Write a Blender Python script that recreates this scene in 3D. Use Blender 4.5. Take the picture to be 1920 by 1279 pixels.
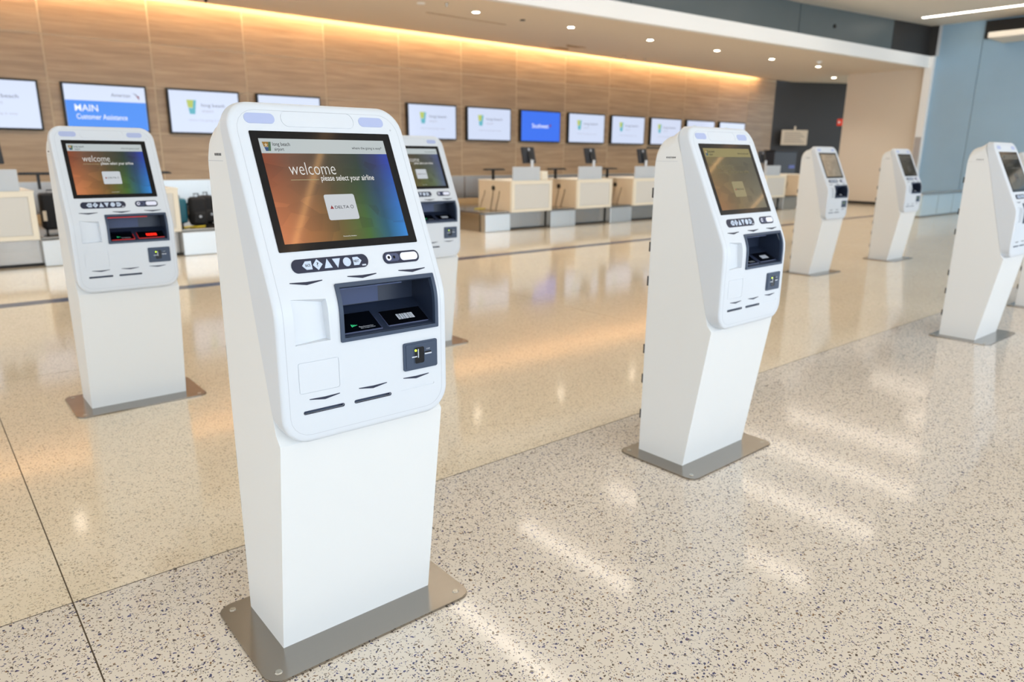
import bpy, bmesh, math, random
from mathutils import Vector, Matrix
random.seed(7)
for o in list(bpy.data.objects): bpy.data.objects.remove(o)
S = bpy.context.scene
C = S.collection

# ------------------------------------------------------------------ camera
FPX, PITCH, ROLL, CH, TH = 1336.8, .2559, .0091, 1.334, .7002
def g(v):
    return Vector((math.cos(TH)*v[0]+math.sin(TH)*v[1], -math.sin(TH)*v[0]+math.cos(TH)*v[1], v[2]))
cp, sp = math.cos(PITCH), math.sin(PITCH)
r0, u0, f0 = Vector((1,0,0)), Vector((0,sp,cp)), Vector((0,cp,-sp))
rr = g(math.cos(ROLL)*r0+math.sin(ROLL)*u0); uu = g(-math.sin(ROLL)*r0+math.cos(ROLL)*u0); ff = g(f0)
cam = bpy.data.objects.new('camera', bpy.data.cameras.new('camera')); C.objects.link(cam)
cam.matrix_world = Matrix(((rr.x,uu.x,-ff.x,0),(rr.y,uu.y,-ff.y,0),(rr.z,uu.z,-ff.z,CH),(0,0,0,1)))
cam.data.sensor_width = 36; cam.data.lens = FPX/1920*36
cam.data.clip_start = .05; cam.data.clip_end = 200
cam.data.dof.use_dof = True
cam.data.dof.focus_distance = (Vector((.85,1.58,1.05))-Vector((0,0,CH))).dot(ff)
cam.data.dof.aperture_fstop = 3.2
S.camera = cam

# ------------------------------------------------------------------ light and exposure
w = bpy.data.worlds.new('world'); S.world = w; w.use_nodes = True
bg = w.node_tree.nodes['Background']; bg.inputs[0].default_value = (.74,.87,1,1); bg.inputs[1].default_value = 2.2
S.view_settings.view_transform = 'Standard'; S.view_settings.look = 'None'
S.view_settings.exposure = 0.06; S.view_settings.gamma = 1; S.view_settings.use_curve_mapping = False
def area(name, loc, rot, sx, sy, power, col):
    l = bpy.data.lights.new(name, 'AREA'); l.shape = 'RECTANGLE'; l.size = sx; l.size_y = sy
    l.energy = power; l.color = col
    o = bpy.data.objects.new(name, l); C.objects.link(o); o.location = loc; o.rotation_euler = rot
    return o
# daylight through the glazed entrance front behind the camera
area('daylight', (8,-6.6,2.1), (math.radians(107),0,0), 26, 3.8, 560, (.74,.86,1))
# fill lamp added at assumed far-left glazing to lift steel wall and kiosk sides
area('side_glazing_fill', (-11.8,3,2.3), (0,math.radians(-90),0), 3.4, 14, 260, (.92,.95,1))

# ------------------------------------------------------------------ materials
def lin(c):
    return tuple(((x/255)/12.92 if x/255 <= .04045 else ((x/255+.055)/1.055)**2.4) for x in c)+(1,)
def mat(name, col, rough=.5, metal=0, emit=None, es=0, spec=.5, bump=0, bscale=200, vary=0, aniso=0):
    m = bpy.data.materials.new(name); m.use_nodes = True; nt = m.node_tree; b = nt.nodes['Principled BSDF']
    b.inputs['Base Color'].default_value = lin(col); b.inputs['Roughness'].default_value = rough
    b.inputs['Metallic'].default_value = metal; b.inputs['Specular IOR Level'].default_value = spec
    if emit: b.inputs['Emission Color'].default_value = lin(emit); b.inputs['Emission Strength'].default_value = es
    if bump or vary:
        tc = nt.nodes.new('ShaderNodeTexCoord'); n = nt.nodes.new('ShaderNodeTexNoise'); n.inputs['Scale'].default_value = bscale
        nt.links.new(tc.outputs['Object'], n.inputs['Vector'])
        if bump:
            bp = nt.nodes.new('ShaderNodeBump'); bp.inputs['Strength'].default_value = bump; bp.inputs['Distance'].default_value = .002
            nt.links.new(n.outputs['Fac'], bp.inputs['Height']); nt.links.new(bp.outputs[0], b.inputs['Normal'])
        if vary:
            h = nt.nodes.new('ShaderNodeHueSaturation'); h.inputs['Color'].default_value = lin(col)
            mr = nt.nodes.new('ShaderNodeMapRange'); mr.inputs['To Min'].default_value = 1-vary; mr.inputs['To Max'].default_value = 1+vary
            nt.links.new(n.outputs['Fac'], mr.inputs['Value']); nt.links.new(mr.outputs[0], h.inputs['Value']); nt.links.new(h.outputs[0], b.inputs['Base Color'])
    return m
def N(nt, t, **k):
    n = nt.nodes.new(t)
    for a, b in k.items(): setattr(n, a, b)
    return n
def math_n(nt, op, a, b=None):
    n = N(nt, 'ShaderNodeMath', operation=op)
    for i, x in enumerate((a, b)):
        if x is None: continue
        if isinstance(x, (int, float)): n.inputs[i].default_value = x
        else: nt.links.new(x, n.inputs[i])
    return n.outputs[0]
def mixc(nt, fac, a, b):
    n = N(nt, 'ShaderNodeMix', data_type='RGBA')
    for i, x in ((0, fac), (6, a), (7, b)):
        if isinstance(x, tuple): n.inputs[i].default_value = x
        elif isinstance(x, (int, float)): n.inputs[i].default_value = x
        else: nt.links.new(x, n.inputs[i])
    return n.outputs[2]
def ramp(nt, fac, stops, interp='LINEAR'):
    n = N(nt, 'ShaderNodeValToRGB'); n.color_ramp.interpolation = interp; e = n.color_ramp.elements
    while len(e) < len(stops): e.new(.5)
    for i, (p, c) in enumerate(stops): e[i].position = p; e[i].color = lin(c)
    nt.links.new(fac, n.inputs[0]); return n.outputs[0]

def terrazzo(name, base, base2, chips, dens, strength):
    m = bpy.data.materials.new(name); m.use_nodes = True; nt = m.node_tree; b = nt.nodes['Principled BSDF']
    gm = N(nt, 'ShaderNodeNewGeometry'); pos = gm.outputs['Position']
    n1 = N(nt, 'ShaderNodeTexNoise'); n1.inputs['Scale'].default_value = 45; n1.inputs['Detail'].default_value = 2
    nt.links.new(pos, n1.inputs['Vector'])
    vs = N(nt, 'ShaderNodeVectorMath', operation='SCALE'); vs.inputs['Scale'].default_value = .022
    nt.links.new(n1.outputs['Color'], vs.inputs[0])
    va = N(nt, 'ShaderNodeVectorMath', operation='ADD'); nt.links.new(pos, va.inputs[0]); nt.links.new(vs.outputs[0], va.inputs[1])
    n2 = N(nt, 'ShaderNodeTexNoise'); n2.inputs['Scale'].default_value = 1.1; n2.inputs['Detail'].default_value = 3
    nt.links.new(pos, n2.inputs['Vector'])
    col = mixc(nt, n2.outputs['Fac'], lin(base), lin(base2))
    for sc, thr, keep in ((85, .30, dens), (150, .32, dens*.9), (230, .34, dens*.8)):
        v = N(nt, 'ShaderNodeTexVoronoi', voronoi_dimensions='2D'); v.inputs['Scale'].default_value = sc
        nt.links.new(va.outputs[0], v.inputs['Vector'])
        sep = N(nt, 'ShaderNodeSeparateColor'); nt.links.new(v.outputs['Color'], sep.inputs[0])
        inside = math_n(nt, 'LESS_THAN', v.outputs['Distance'], thr)
        on = math_n(nt, 'LESS_THAN', sep.outputs[0], keep)
        k = math_n(nt, 'MULTIPLY', math_n(nt, 'MULTIPLY', inside, on), strength)
        cc = ramp(nt, sep.outputs[1], [(i/len(chips), c) for i, c in enumerate(chips)], 'CONSTANT')
        col = mixc(nt, k, col, cc)
    nt.links.new(col, b.inputs['Base Color'])
    b.inputs['Roughness'].default_value = .10; b.inputs['Specular IOR Level'].default_value = .55
    return m
def wood(name, c1, c2, c3):
    m = bpy.data.materials.new(name); m.use_nodes = True; nt = m.node_tree; b = nt.nodes['Principled BSDF']
    gm = N(nt, 'ShaderNodeNewGeometry'); oi = N(nt, 'ShaderNodeObjectInfo')
    mp = N(nt, 'ShaderNodeMapping'); mp.inputs['Scale'].default_value = (.55, 1, 9)
    off = N(nt, 'ShaderNodeVectorMath', operation='SCALE'); off.inputs[0].default_value = (37, 11, 53); nt.links.new(oi.outputs['Random'], off.inputs['Scale'])
    ad = N(nt, 'ShaderNodeVectorMath', operation='ADD'); nt.links.new(gm.outputs['Position'], mp.inputs['Vector'])
    nt.links.new(mp.outputs[0], ad.inputs[0]); nt.links.new(off.outputs[0], ad.inputs[1])
    n = N(nt, 'ShaderNodeTexNoise'); n.inputs['Scale'].default_value = 1.6; n.inputs['Detail'].default_value = 6; n.inputs['Roughness'].default_value = .65
    nt.links.new(ad.outputs[0], n.inputs['Vector'])
    c = ramp(nt, n.outputs['Fac'], [(.25, c1), (.5, c2), (.75, c3)])
    h = N(nt, 'ShaderNodeHueSaturation'); nt.links.new(c, h.inputs['Color'])
    nt.links.new(math_n(nt, 'ADD', math_n(nt, 'MULTIPLY', oi.outputs['Random'], .16), .92), h.inputs['Value'])
    nt.links.new(h.outputs[0], b.inputs['Base Color']); b.inputs['Roughness'].default_value = .38
    return m
def brushed(name, col, rough=.3, axis=0):
    m = bpy.data.materials.new(name); m.use_nodes = True; nt = m.node_tree; b = nt.nodes['Principled BSDF']
    tc = N(nt, 'ShaderNodeTexCoord'); mp = N(nt, 'ShaderNodeMapping')
    sc = [60, 60, 60]; sc[axis] = 1.2; mp.inputs['Scale'].default_value = sc
    n = N(nt, 'ShaderNodeTexNoise'); n.inputs['Scale'].default_value = 3; n.inputs['Detail'].default_value = 3
    nt.links.new(tc.outputs['Object'], mp.inputs['Vector']); nt.links.new(mp.outputs[0], n.inputs['Vector'])
    mr = N(nt, 'ShaderNodeMapRange'); mr.inputs['To Min'].default_value = rough*.7; mr.inputs['To Max'].default_value = rough*1.4
    nt.links.new(n.outputs['Fac'], mr.inputs['Value']); nt.links.new(mr.outputs[0], b.inputs['Roughness'])
    h = N(nt, 'ShaderNodeHueSaturation'); h.inputs['Color'].default_value = lin(col)
    nt.links.new(math_n(nt, 'ADD', math_n(nt, 'MULTIPLY', n.outputs['Fac'], .06), .97), h.inputs['Value'])
    nt.links.new(h.outputs[0], b.inputs['Base Color']); b.inputs['Metallic'].default_value = 1
    return m

CH_A = [(34,38,104),(66,52,44),(44,50,96),(126,92,56),(150,140,128),(60,50,46),(98,78,58),(60,62,100)]
CH_B = [(140,108,66),(112,92,66),(160,130,90),(120,112,100),(96,76,54),(178,150,112)]
M = dict(
 floor_a=terrazzo('terrazzo_blue_chip', (230,221,209), (220,210,196), CH_A, .20, .95),
 floor_b=terrazzo('terrazzo_cream', (240,227,203), (230,215,190), CH_B, .22, .55),
 inlay=mat('blue_inlay', (52,54,86), .2, vary=.1, bscale=60),
 grout=mat('floor_joint', (74,60,42), .6),
 wood=wood('oak_veneer', (146,119,91), (168,140,109), (187,160,127)),
 wjoint=mat('panel_joint', (196,172,140), .5),
 white=mat('white_powder_coat', (230,230,228), .42, bump=.04, bscale=900),
 panel=mat('white_moulded_panel', (214,218,223), .36, bump=.03, bscale=900),
 panel2=mat('white_inset', (210,214,220), .34),
 groove=mat('seam_grey', (192,195,200), .6),
 lens=mat('frosted_window', (172,182,216), .3),
 steel=brushed('brushed_steel', (156,150,142), .20, 0),
 steel_v=brushed('brushed_steel_vertical', (196,197,195), .3, 2),
 steel_wall=mat('blue_grey_cladding', (158,190,214), .36, .2, vary=.04, bscale=2),
 screwm=mat('screw_steel', (190,188,180), .25, 1),
 bezel=mat('black_glass', (8,9,14), .10, spec=.3),
 navy=mat('dark_navy_plastic', (24,32,58), .35),
 housing=mat('blue_grey_plastic', (52,66,88), .42, bump=.15, bscale=900),
 cavity=mat('dark_cavity_plastic', (38,47,66), .35),
 cavback=mat('slate_back_plate', (58,72,110), .4),
 glass=mat('reader_glass', (6,9,16), .06),
 silver=mat('silver_mark', (205,210,220), .35),
 green=mat('green_light', (60,190,120), .4, emit=(40,200,130), es=.6),
 lime=mat('lime_light', (190,220,60), .4, emit=(190,230,40), es=2.5),
 redl=mat('red_light', (200,30,20), .4, emit=(255,40,24), es=1.6),
 redd=mat('red_glow_print', (150,20,14), .4, emit=(220,40,30), es=.5),
 ledw=mat('white_light', (250,250,255), .4, emit=(235,240,255), es=2.5),
 btn=mat('button_grey', (196,208,226), .4),
 lamp=mat('lamp_pad', (226,226,240), .4, emit=(225,225,245), es=.08),
 pad=mat('lens_pad', (66,74,104), .4),
 black=mat('black_plastic', (18,18,20), .45),
 rubber=mat('dark_grey_plastic', (40,42,48), .5),
 print_dark=mat('dark_print', (12,12,14), .5, emit=(40,44,56), es=.25),
 txtw=mat('white_print', (12,12,14), .4, emit=(236,236,232), es=.85),
 line=mat('pale_line', (12,12,14), .4, emit=(196,186,140), es=.7),
 hbar=mat('pale_header', (12,12,14), .2, emit=(192,202,204), es=.85),
 card=mat('pale_card', (12,12,14), .2, emit=(200,206,212), es=.9),
 hbar_o=mat('olive_header', (12,12,14), .2, emit=(158,148,92), es=.62),
 card_o=mat('olive_card', (12,12,14), .2, emit=(168,156,112), es=.62),
 txt_o=mat('dim_print', (12,12,14), .4, emit=(150,140,100), es=.5),
 hbar_d=mat('dim_header', (12,12,14), .2, emit=(90,88,78), es=.5),
 e_org=mat('emblem_gold', (12,12,14), .4, emit=(190,140,40), es=.5),
 e_grn=mat('emblem_green', (12,12,14), .4, emit=(80,130,90), es=.5),
 e_blu=mat('emblem_blue', (12,12,14), .4, emit=(30,90,160), es=.5),
 e_red=mat('emblem_red', (12,12,14), .4, emit=(180,30,40), es=.5),
 e_star=mat('emblem_star', (12,12,14), .4, emit=(240,225,190), es=.6),
 scr=mat('white_screen', (30,30,34), .15, emit=(216,226,250), es=.9),
 scrb=mat('blue_screen', (10,20,60), .15, emit=(58,110,232), es=1.0),
 scra=mat('azure_screen', (10,30,80), .15, emit=(22,120,222), es=1.0),
 w_txt=mat('screen_white_text', (12,12,14), .4, emit=(245,248,255), es=1),
 w_grey=mat('screen_grey_text', (12,12,14), .4, emit=(130,134,150), es=.8),
 w_pale=mat('screen_pale_text', (12,12,14), .4, emit=(186,188,205), es=.9),
 w_yel=mat('screen_lime', (12,12,14), .4, emit=(190,205,100), es=.9),
 w_teal=mat('screen_teal', (12,12,14), .4, emit=(100,185,200), es=.9),
 ceil=mat('ceiling_warm_white', (236,222,202), .8, bump=.05, bscale=80),
 ceil2=mat('ceiling_white', (236,228,214), .85, bump=.05, bscale=80),
 header=mat('white_fascia', (248,248,246), .5),
 slate=mat('slate_panel', (96,106,108), .38, vary=.05, bscale=3),
 slate_d=mat('dark_slate_wall', (50,48,47), .5, vary=.06, bscale=3),
 beige=mat('beige_wall', (222,208,188), .6, bump=.05, bscale=120),
 cove=mat('warm_led_strip', (255,220,170), .5, emit=(255,224,180), es=25),
 lin_l=mat('linear_lamp', (255,240,220), .5, emit=(255,243,228), es=17),
 lin_w=mat('warm_linear_lamp', (255,220,170), .5, emit=(255,196,130), es=7),
 down=mat('downlight_lens', (255,240,220), .5, emit=(255,236,210), es=28),
 desk_frame=mat('cream_laminate', (236,228,210), .45),
 desk_front=mat('grey_white_laminate', (214,212,206), .45),
 desk_side=mat('tan_laminate', (216,196,166), .5, vary=.05, bscale=4),
 upstand=mat('light_grey_metal', (196,202,208), .4),
 cable=mat('cable_brown', (120,98,70), .6),
 belt=mat('conveyor_brown', (110,84,56), .6),
 dark=mat('near_black', (24,20,18), .6),
 tanb=mat('tan_cladding', (176,146,106), .5),
 yellow=mat('yellow_tag', (222,196,50), .5),
 teal=mat('teal_shell', (14,104,124), .4),
 bag=mat('black_nylon', (20,20,24), .7, bump=.3, bscale=300),
 paper=mat('paper', (222,210,190), .7),
 ink=mat('grey_ink', (150,140,126), .7),
 redc=mat('red_enamel_glow', (214,56,34), .4, emit=(214,56,34), es=.3),  # enamel given a faint glow of its own, though no lamp
 glassb=mat('pale_blue_glass', (206,224,232), .12, .2),
)
# display pictures of the kiosks; dull kinds hold oblique-view tint and reflections
def display_mat(name, kind):
    m = bpy.data.materials.new(name); m.use_nodes = True; nt = m.node_tree; b = nt.nodes['Principled BSDF']
    tc = N(nt, 'ShaderNodeTexCoord'); sx = N(nt, 'ShaderNodeSeparateXYZ'); nt.links.new(tc.outputs['Object'], sx.inputs[0])
    X = math_n(nt, 'DIVIDE', math_n(nt, 'ADD', sx.outputs[0], .175), .34)
    Z = math_n(nt, 'DIVIDE', math_n(nt, 'SUBTRACT', sx.outputs[2], 1.122), .21)
    if kind == 'vivid':
        top = ramp(nt, X, [(0,(150,72,38)),(.2,(122,84,62)),(.5,(74,68,48)),(.72,(34,56,48)),(.88,(38,50,110)),(1,(30,66,180))])
        bot = ramp(nt, X, [(0,(226,136,84)),(.2,(190,122,66)),(.45,(112,90,34)),(.68,(64,110,36)),(.84,(10,92,120)),(1,(40,140,226))])
        e = .72
    elif kind == 'olive':  # olive cast of oblique view and reflection put into the emission
        top = ramp(nt, X, [(0,(120,104,58)),(.5,(88,82,56)),(1,(78,76,60))])
        bot = ramp(nt, X, [(0,(150,104,56)),(.4,(120,98,58)),(1,(108,104,84))]); e = .8
    elif kind == 'green':
        top = ramp(nt, X, [(0,(96,70,48)),(.5,(70,72,58)),(.8,(78,84,96)),(1,(70,84,130))])
        bot = ramp(nt, X, [(0,(130,100,60)),(.5,(84,90,44)),(.75,(90,106,76)),(1,(84,100,130))]); e = .8
    elif kind == 'beige':  # beige reflection on the glass put into the screen's glow
        top = ramp(nt, X, [(0,(176,156,130)),(1,(150,138,120))]); bot = ramp(nt, X, [(0,(170,150,124)),(1,(128,124,112))]); e = .8
    else:  # dull tone of an obliquely seen screen put into weak emission
        top = ramp(nt, X, [(0,(70,70,62)),(1,(62,64,62))]); bot = ramp(nt, X, [(0,(88,84,70)),(1,(76,76,68))]); e = .6
    Zs = N(nt, 'ShaderNodeMapRange'); nt.links.new(Z, Zs.inputs[0]); Zs.inputs[1].default_value = .1; Zs.inputs[2].default_value = .9
    c = mixc(nt, Zs.outputs[0], bot, top)
    # faint angular facets of the picture
    v = N(nt, 'ShaderNodeTexVoronoi'); v.inputs['Scale'].default_value = 13; mp = N(nt, 'ShaderNodeMapping'); mp.inputs['Rotation'].default_value = (0, .6, 0); mp.inputs['Scale'].default_value = (1, .01, 2.2)
    nt.links.new(tc.outputs['Object'], mp.inputs[0]); nt.links.new(mp.outputs[0], v.inputs['Vector'])
    sc = N(nt, 'ShaderNodeSeparateColor'); nt.links.new(v.outputs['Color'], sc.inputs[0])
    h = N(nt, 'ShaderNodeHueSaturation'); nt.links.new(c, h.inputs['Color']); nt.links.new(math_n(nt, 'ADD', math_n(nt, 'MULTIPLY', sc.outputs[0], .34), .8), h.inputs['Value'])
    b.inputs['Base Color'].default_value = (.004,.004,.006,1); b.inputs['Roughness'].default_value = .05
    nt.links.new(h.outputs[0], b.inputs['Emission Color']); b.inputs['Emission Strength'].default_value = e
    return m
D_VIVID, D_OLIVE_OBLIQUE, D_GREEN, D_DIM_OBLIQUE, D_BEIGE_GLARE = [display_mat('display_'+k, k) for k in ('vivid','olive','green','off','beige')]

# ------------------------------------------------------------------ mesh helpers
def quad(bm, ids, mi=0):
    try: f = bm.faces.new(ids); f.material_index = mi
    except ValueError: pass
def add_box(bm, x0, x1, y0, y1, z0, z1):
    v = [bm.verts.new(p) for p in ((x0,y0,z0),(x1,y0,z0),(x1,y1,z0),(x0,y1,z0),(x0,y0,z1),(x1,y0,z1),(x1,y1,z1),(x0,y1,z1))]
    for f in ((3,2,1,0),(4,5,6,7),(0,1,5,4),(1,2,6,5),(2,3,7,6),(3,0,4,7)): bm.faces.new([v[i] for i in f])
    return v
def box(x0, x1, y0, y1, z0, z1, bev=0, seg=2):
    bm = bmesh.new(); add_box(bm, x0, x1, y0, y1, z0, z1)
    if bev: bmesh.ops.bevel(bm, geom=bm.edges[:], offset=bev, segments=seg, affect='EDGES', profile=.5)
    return bm
def loft(bm, A, B, caps=True):
    a = [bm.verts.new(p) for p in A]; b = [bm.verts.new(p) for p in B]; n = len(a)
    for i in range(n): bm.faces.new((a[i], a[(i+1)%n], b[(i+1)%n], b[i]))
    if caps: bm.faces.new(list(reversed(a))); bm.faces.new(b)
def cyl(bm, p, q, r, n=12, r2=None):
    p, q = Vector(p), Vector(q); d = (q-p).normalized(); a = d.orthogonal().normalized(); b = d.cross(a); r2 = r if r2 is None else r2
    c = [(math.cos(2*math.pi*i/n), math.sin(2*math.pi*i/n)) for i in range(n)]
    loft(bm, [p+r*(x*a+y*b) for x, y in c], [q+r2*(x*a+y*b) for x, y in c])
def tube(bm, pts, r, n=6):
    pts = [Vector(p) for p in pts]; rings = []
    for i, p in enumerate(pts):
        d = (pts[min(i+1, len(pts)-1)]-pts[max(i-1, 0)]).normalized()
        up = Vector((0,0,1)) if abs(d.z) < .9 else Vector((1,0,0)); a = d.cross(up).normalized(); b = d.cross(a)
        rings.append([bm.verts.new(p+r*(math.cos(2*math.pi*k/n)*a+math.sin(2*math.pi*k/n)*b)) for k in range(n)])
    for A, B in zip(rings, rings[1:]):
        for k in range(n): bm.faces.new((A[k], A[(k+1)%n], B[(k+1)%n], B[k]))
    bm.faces.new(rings[0]); bm.faces.new(rings[-1])
def obj(name, bm, m, parent=None, smooth=False, recalc=True):
    if isinstance(bm, bmesh.types.BMesh):
        if recalc: bmesh.ops.recalc_face_normals(bm, faces=bm.faces)
        me = bpy.data.meshes.new(name); bm.to_mesh(me); bm.free()
    else: me = bm
    me.materials.clear()
    for mm in (m if isinstance(m, (list, tuple)) else [m]): me.materials.append(mm)
    if smooth:
        for p in me.polygons: p.use_smooth = True
        me.set_sharp_from_angle(angle=math.radians(smooth if smooth is not True else 35))
    o = bpy.data.objects.new(name, me); C.objects.link(o)
    if parent: o.parent = parent
    return o
def tag(o, label=None, cat=None, group=None, kind=None):
    if label: o['label'] = label
    if cat: o['category'] = cat
    if group: o['group'] = group
    if kind: o['kind'] = kind
    return o
def empty(name, loc=(0,0,0), rz=0):
    o = bpy.data.objects.new(name, None); C.objects.link(o); o.location = loc; o.rotation_euler = (0,0,rz); o.empty_display_size = .1
    return o
def struct(name, bm, m, label=None, cat=None, **k):
    return tag(obj(name, bm, m, **k), label, cat, kind='structure')
kids = {}
def copy_tree(o, parent=None):
    c = o.copy(); C.objects.link(c); c.parent = parent
    for ch in list(o.children): copy_tree(ch, c)
    return c
_tc = {}
def text_mesh(body, thin):
    if (body, thin) in _tc: return _tc[(body, thin)]
    cu = bpy.data.curves.new('t', 'FONT'); cu.body = body; cu.size = 1; cu.resolution_u = 3; cu.offset = -.012 if thin else .006
    o = bpy.data.objects.new('t', cu); C.objects.link(o); bpy.context.view_layer.update()
    me = bpy.data.meshes.new_from_object(o.evaluated_get(bpy.context.evaluated_depsgraph_get()))
    bpy.data.objects.remove(o); xs = [v.co.x for v in me.vertices]; ys = [v.co.y for v in me.vertices]
    V = [((v.co.x-min(xs))/(max(xs)-min(xs)), (v.co.y-min(ys))/(max(ys)-min(ys))) for v in me.vertices]
    F = [tuple(p.vertices) for p in me.polygons]; _tc[(body, thin)] = (V, F); return V, F
def text(name, body, fn, x0, x1, z0, z1, m, parent):
    V, F = text_mesh(body, body == 'welcome'); bm = bmesh.new()
    vs = [bm.verts.new(fn(x0+(x1-x0)*a, z0+(z1-z0)*b)) for a, b in V]
    for f in F:
        try: bm.faces.new([vs[i] for i in f])
        except ValueError: pass
    return obj(name, bm, m, parent, recalc=False)

# ------------------------------------------------------------------ room shell
V_W = 13.4; ZS = 3.72; ZU = 4.78; UR = 22.0
# floor: dark mortar bed with terrazzo slabs laid on it
fl = struct('floor', box(-12, 40, -7, 18, -.2, -.001), M['grout'], 'polished terrazzo hall floor with thin brown joints', 'floor')
us = [-12, -8.34, -4.07, .205, 4.48, 6.83, 11.1, 15.4, 19.7, 24, 30, 40]
vs_ = [(-7,-1.95,'floor_a'), (-1.95,2.31,'floor_a'), (2.31,5.04,'floor_b'), (5.04,7.5,'floor_b'), (7.7,11.5,'floor_b'), (11.5,18,'floor_b')]
for v0, v1, mm in vs_:
    for a, b in zip(us, us[1:]):
        obj('slab', box(a+.002, b-.002, v0+.003, v1-.003, -.0012, 0), M[mm], fl)
for a, b in zip(us, us[1:]): obj('inlay_strip', box(a, b, 7.5, 7.7, -.0012, 0), M['inlay'], fl)['label'] = 'dark blue inlay strip'

# timber wall with separate veneer panels
wb = struct('wall_back', box(-12, 22.5, V_W-.003, V_W+.3, 0, 4.8), M['wjoint'], 'oak veneer panelled wall behind the check-in desks', 'wall')
ju = [-12, -9.9, -8.3, -6.75, -5.2, -3.65, -2.1, .43, 1.974, 3.49, 5.03, 6.56, 8.2, 9.77, 11.35, 12.93, 14.52, 16.14, 17.72, 19.37, 20.95, 22.5]
jz = [.86, 1.62, 2.345, 3.03, 3.70]
for a, b in zip(ju, ju[1:]):
    for c, d in zip(jz, jz[1:]):
        obj('panel', box(a+.013, b-.013, V_W-.008, V_W-.003, c+.009, d-.009), M['wood'], wb)
bs = tag(obj('steel_backsplash', box(-12, 22.4, V_W-.03, V_W-.004, .30, .855), M['steel_v']), 'brushed steel skirting running below the timber wall panels', 'cladding')
for k in range(16):
    obj('cover_strip', box(-11.5+2.13*k, -11.47+2.13*k, V_W-.034, V_W-.029, .30, .85), M['steel'], bs)

# soffit, header and cove light
def hv(u): return 9.63-.0777*(u-7.8)
bm = bmesh.new()
loft(bm, [(-12,hv(-12)+.05,ZS),(UR,hv(UR)+.05,ZS),(27,hv(UR)+.05,ZS),(27,13.12,ZS),(-12,13.12,ZS)], [(-12,hv(-12)+.05,ZS+.06),(UR,hv(UR)+.05,ZS+.06),(27,hv(UR)+.05,ZS+.06),(27,13.12,ZS+.06),(-12,13.12,ZS+.06)])
struct('ceiling', bm, M['ceil'], 'low warm beige soffit with round downlights over the desks', 'ceiling')
struct('trim_1', box(-12, 22.6, 13.10, 13.8, 3.93, 3.98), M['ceil'], 'recess top of the light cove above the timber wall', 'trim')
struct('trim_2', box(-12, 22.6, 13.10, 13.13, ZS, 3.95), M['ceil'], 'upstand of the light cove above the timber wall', 'trim')
bm = bmesh.new()
loft(bm, [(-12,hv(-12)-.02,ZS-.01),(UR,hv(UR)-.02,ZS-.01),(UR,hv(UR)-.02,4.0),(-12,hv(-12)-.02,4.0)], [(-12,hv(-12)+.12,ZS-.01),(UR,hv(UR)+.12,ZS-.01),(UR,hv(UR)+.12,4.0),(-12,hv(-12)+.12,4.0)])
struct('trim_3', bm, M['header'], 'white header band along the edge of the soffit', 'header')
cv = tag(obj('cove_light', box(-11, 21.35, 13.14, 13.18, 3.79, 3.83), M['cove']), 'warm linear cove light glowing along the top of the timber wall', 'light')
for k in range(22): obj('clip', box(-10+1.45*k, -9.98+1.45*k, 13.13, 13.16, 3.83, 3.93), M['screwm'], cv)
# slate fascia above the header, upper ceiling
wf = tag(empty('wall_fascia'), 'blue grey slate fascia panels above the white header', 'wall', kind='structure')
def fv(u): return hv(u)+.12+.38*min(1, (22-u)/5.4)
fu = [-12, -8, -3.6, .8, 5.2, 11.2, 16.6, 20.3, UR]
for i, (a, b) in enumerate(zip(fu, fu[1:])):
    bm = bmesh.new(); last = i == len(fu)-2
    A, B = (a+.012, fv(a)), (b-.012, fv(b))
    loft(bm, [(A[0],A[1],3.9),(B[0],B[1],3.9),(B[0],B[1]+.05,3.9),(A[0],A[1]+.05,3.9)], [(A[0],A[1],ZU+.1),(B[0],B[1],ZU+.1),(B[0],B[1]+.05,ZU+.1),(A[0],A[1]+.05,ZU+.1)])
    p = obj('panel', bm, M['slate_d'] if last else M['slate'], wf)  # recess shade on the end panel is given by darker colour alone
    if last: p['label'] = 'end panel coloured dark as a shaded recess'
bm = bmesh.new()
loft(bm, [(-12,hv(-12)+.8,3.85),(UR,hv(UR)+.8,3.85),(UR,hv(UR)+.9,3.85),(-12,hv(-12)+.9,3.85)], [(-12,hv(-12)+.8,ZU+.2),(UR,hv(UR)+.8,ZU+.2),(UR,hv(UR)+.9,ZU+.2),(-12,hv(-12)+.9,ZU+.2)])
obj('backing', bm, M['dark'], wf)
bm = bmesh.new(); cyl(bm, (17.9,fv(17.9)-.02,4.4), (17.9,fv(17.9)+.01,4.4), .05); obj('sensor', bm, M['dark'], wf)
bm = bmesh.new()
e = [(-12,-7),(UR,-7),(UR,hv(UR)+1.0),(-12,hv(-12)+1.0)]
loft(bm, [(x,y,ZU) for x, y in e], [(x,y,ZU+.15) for x, y in e])
struct('ceiling_upper', bm, M['ceil2'], 'high white hall ceiling with linear lamps', 'ceiling')

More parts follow.
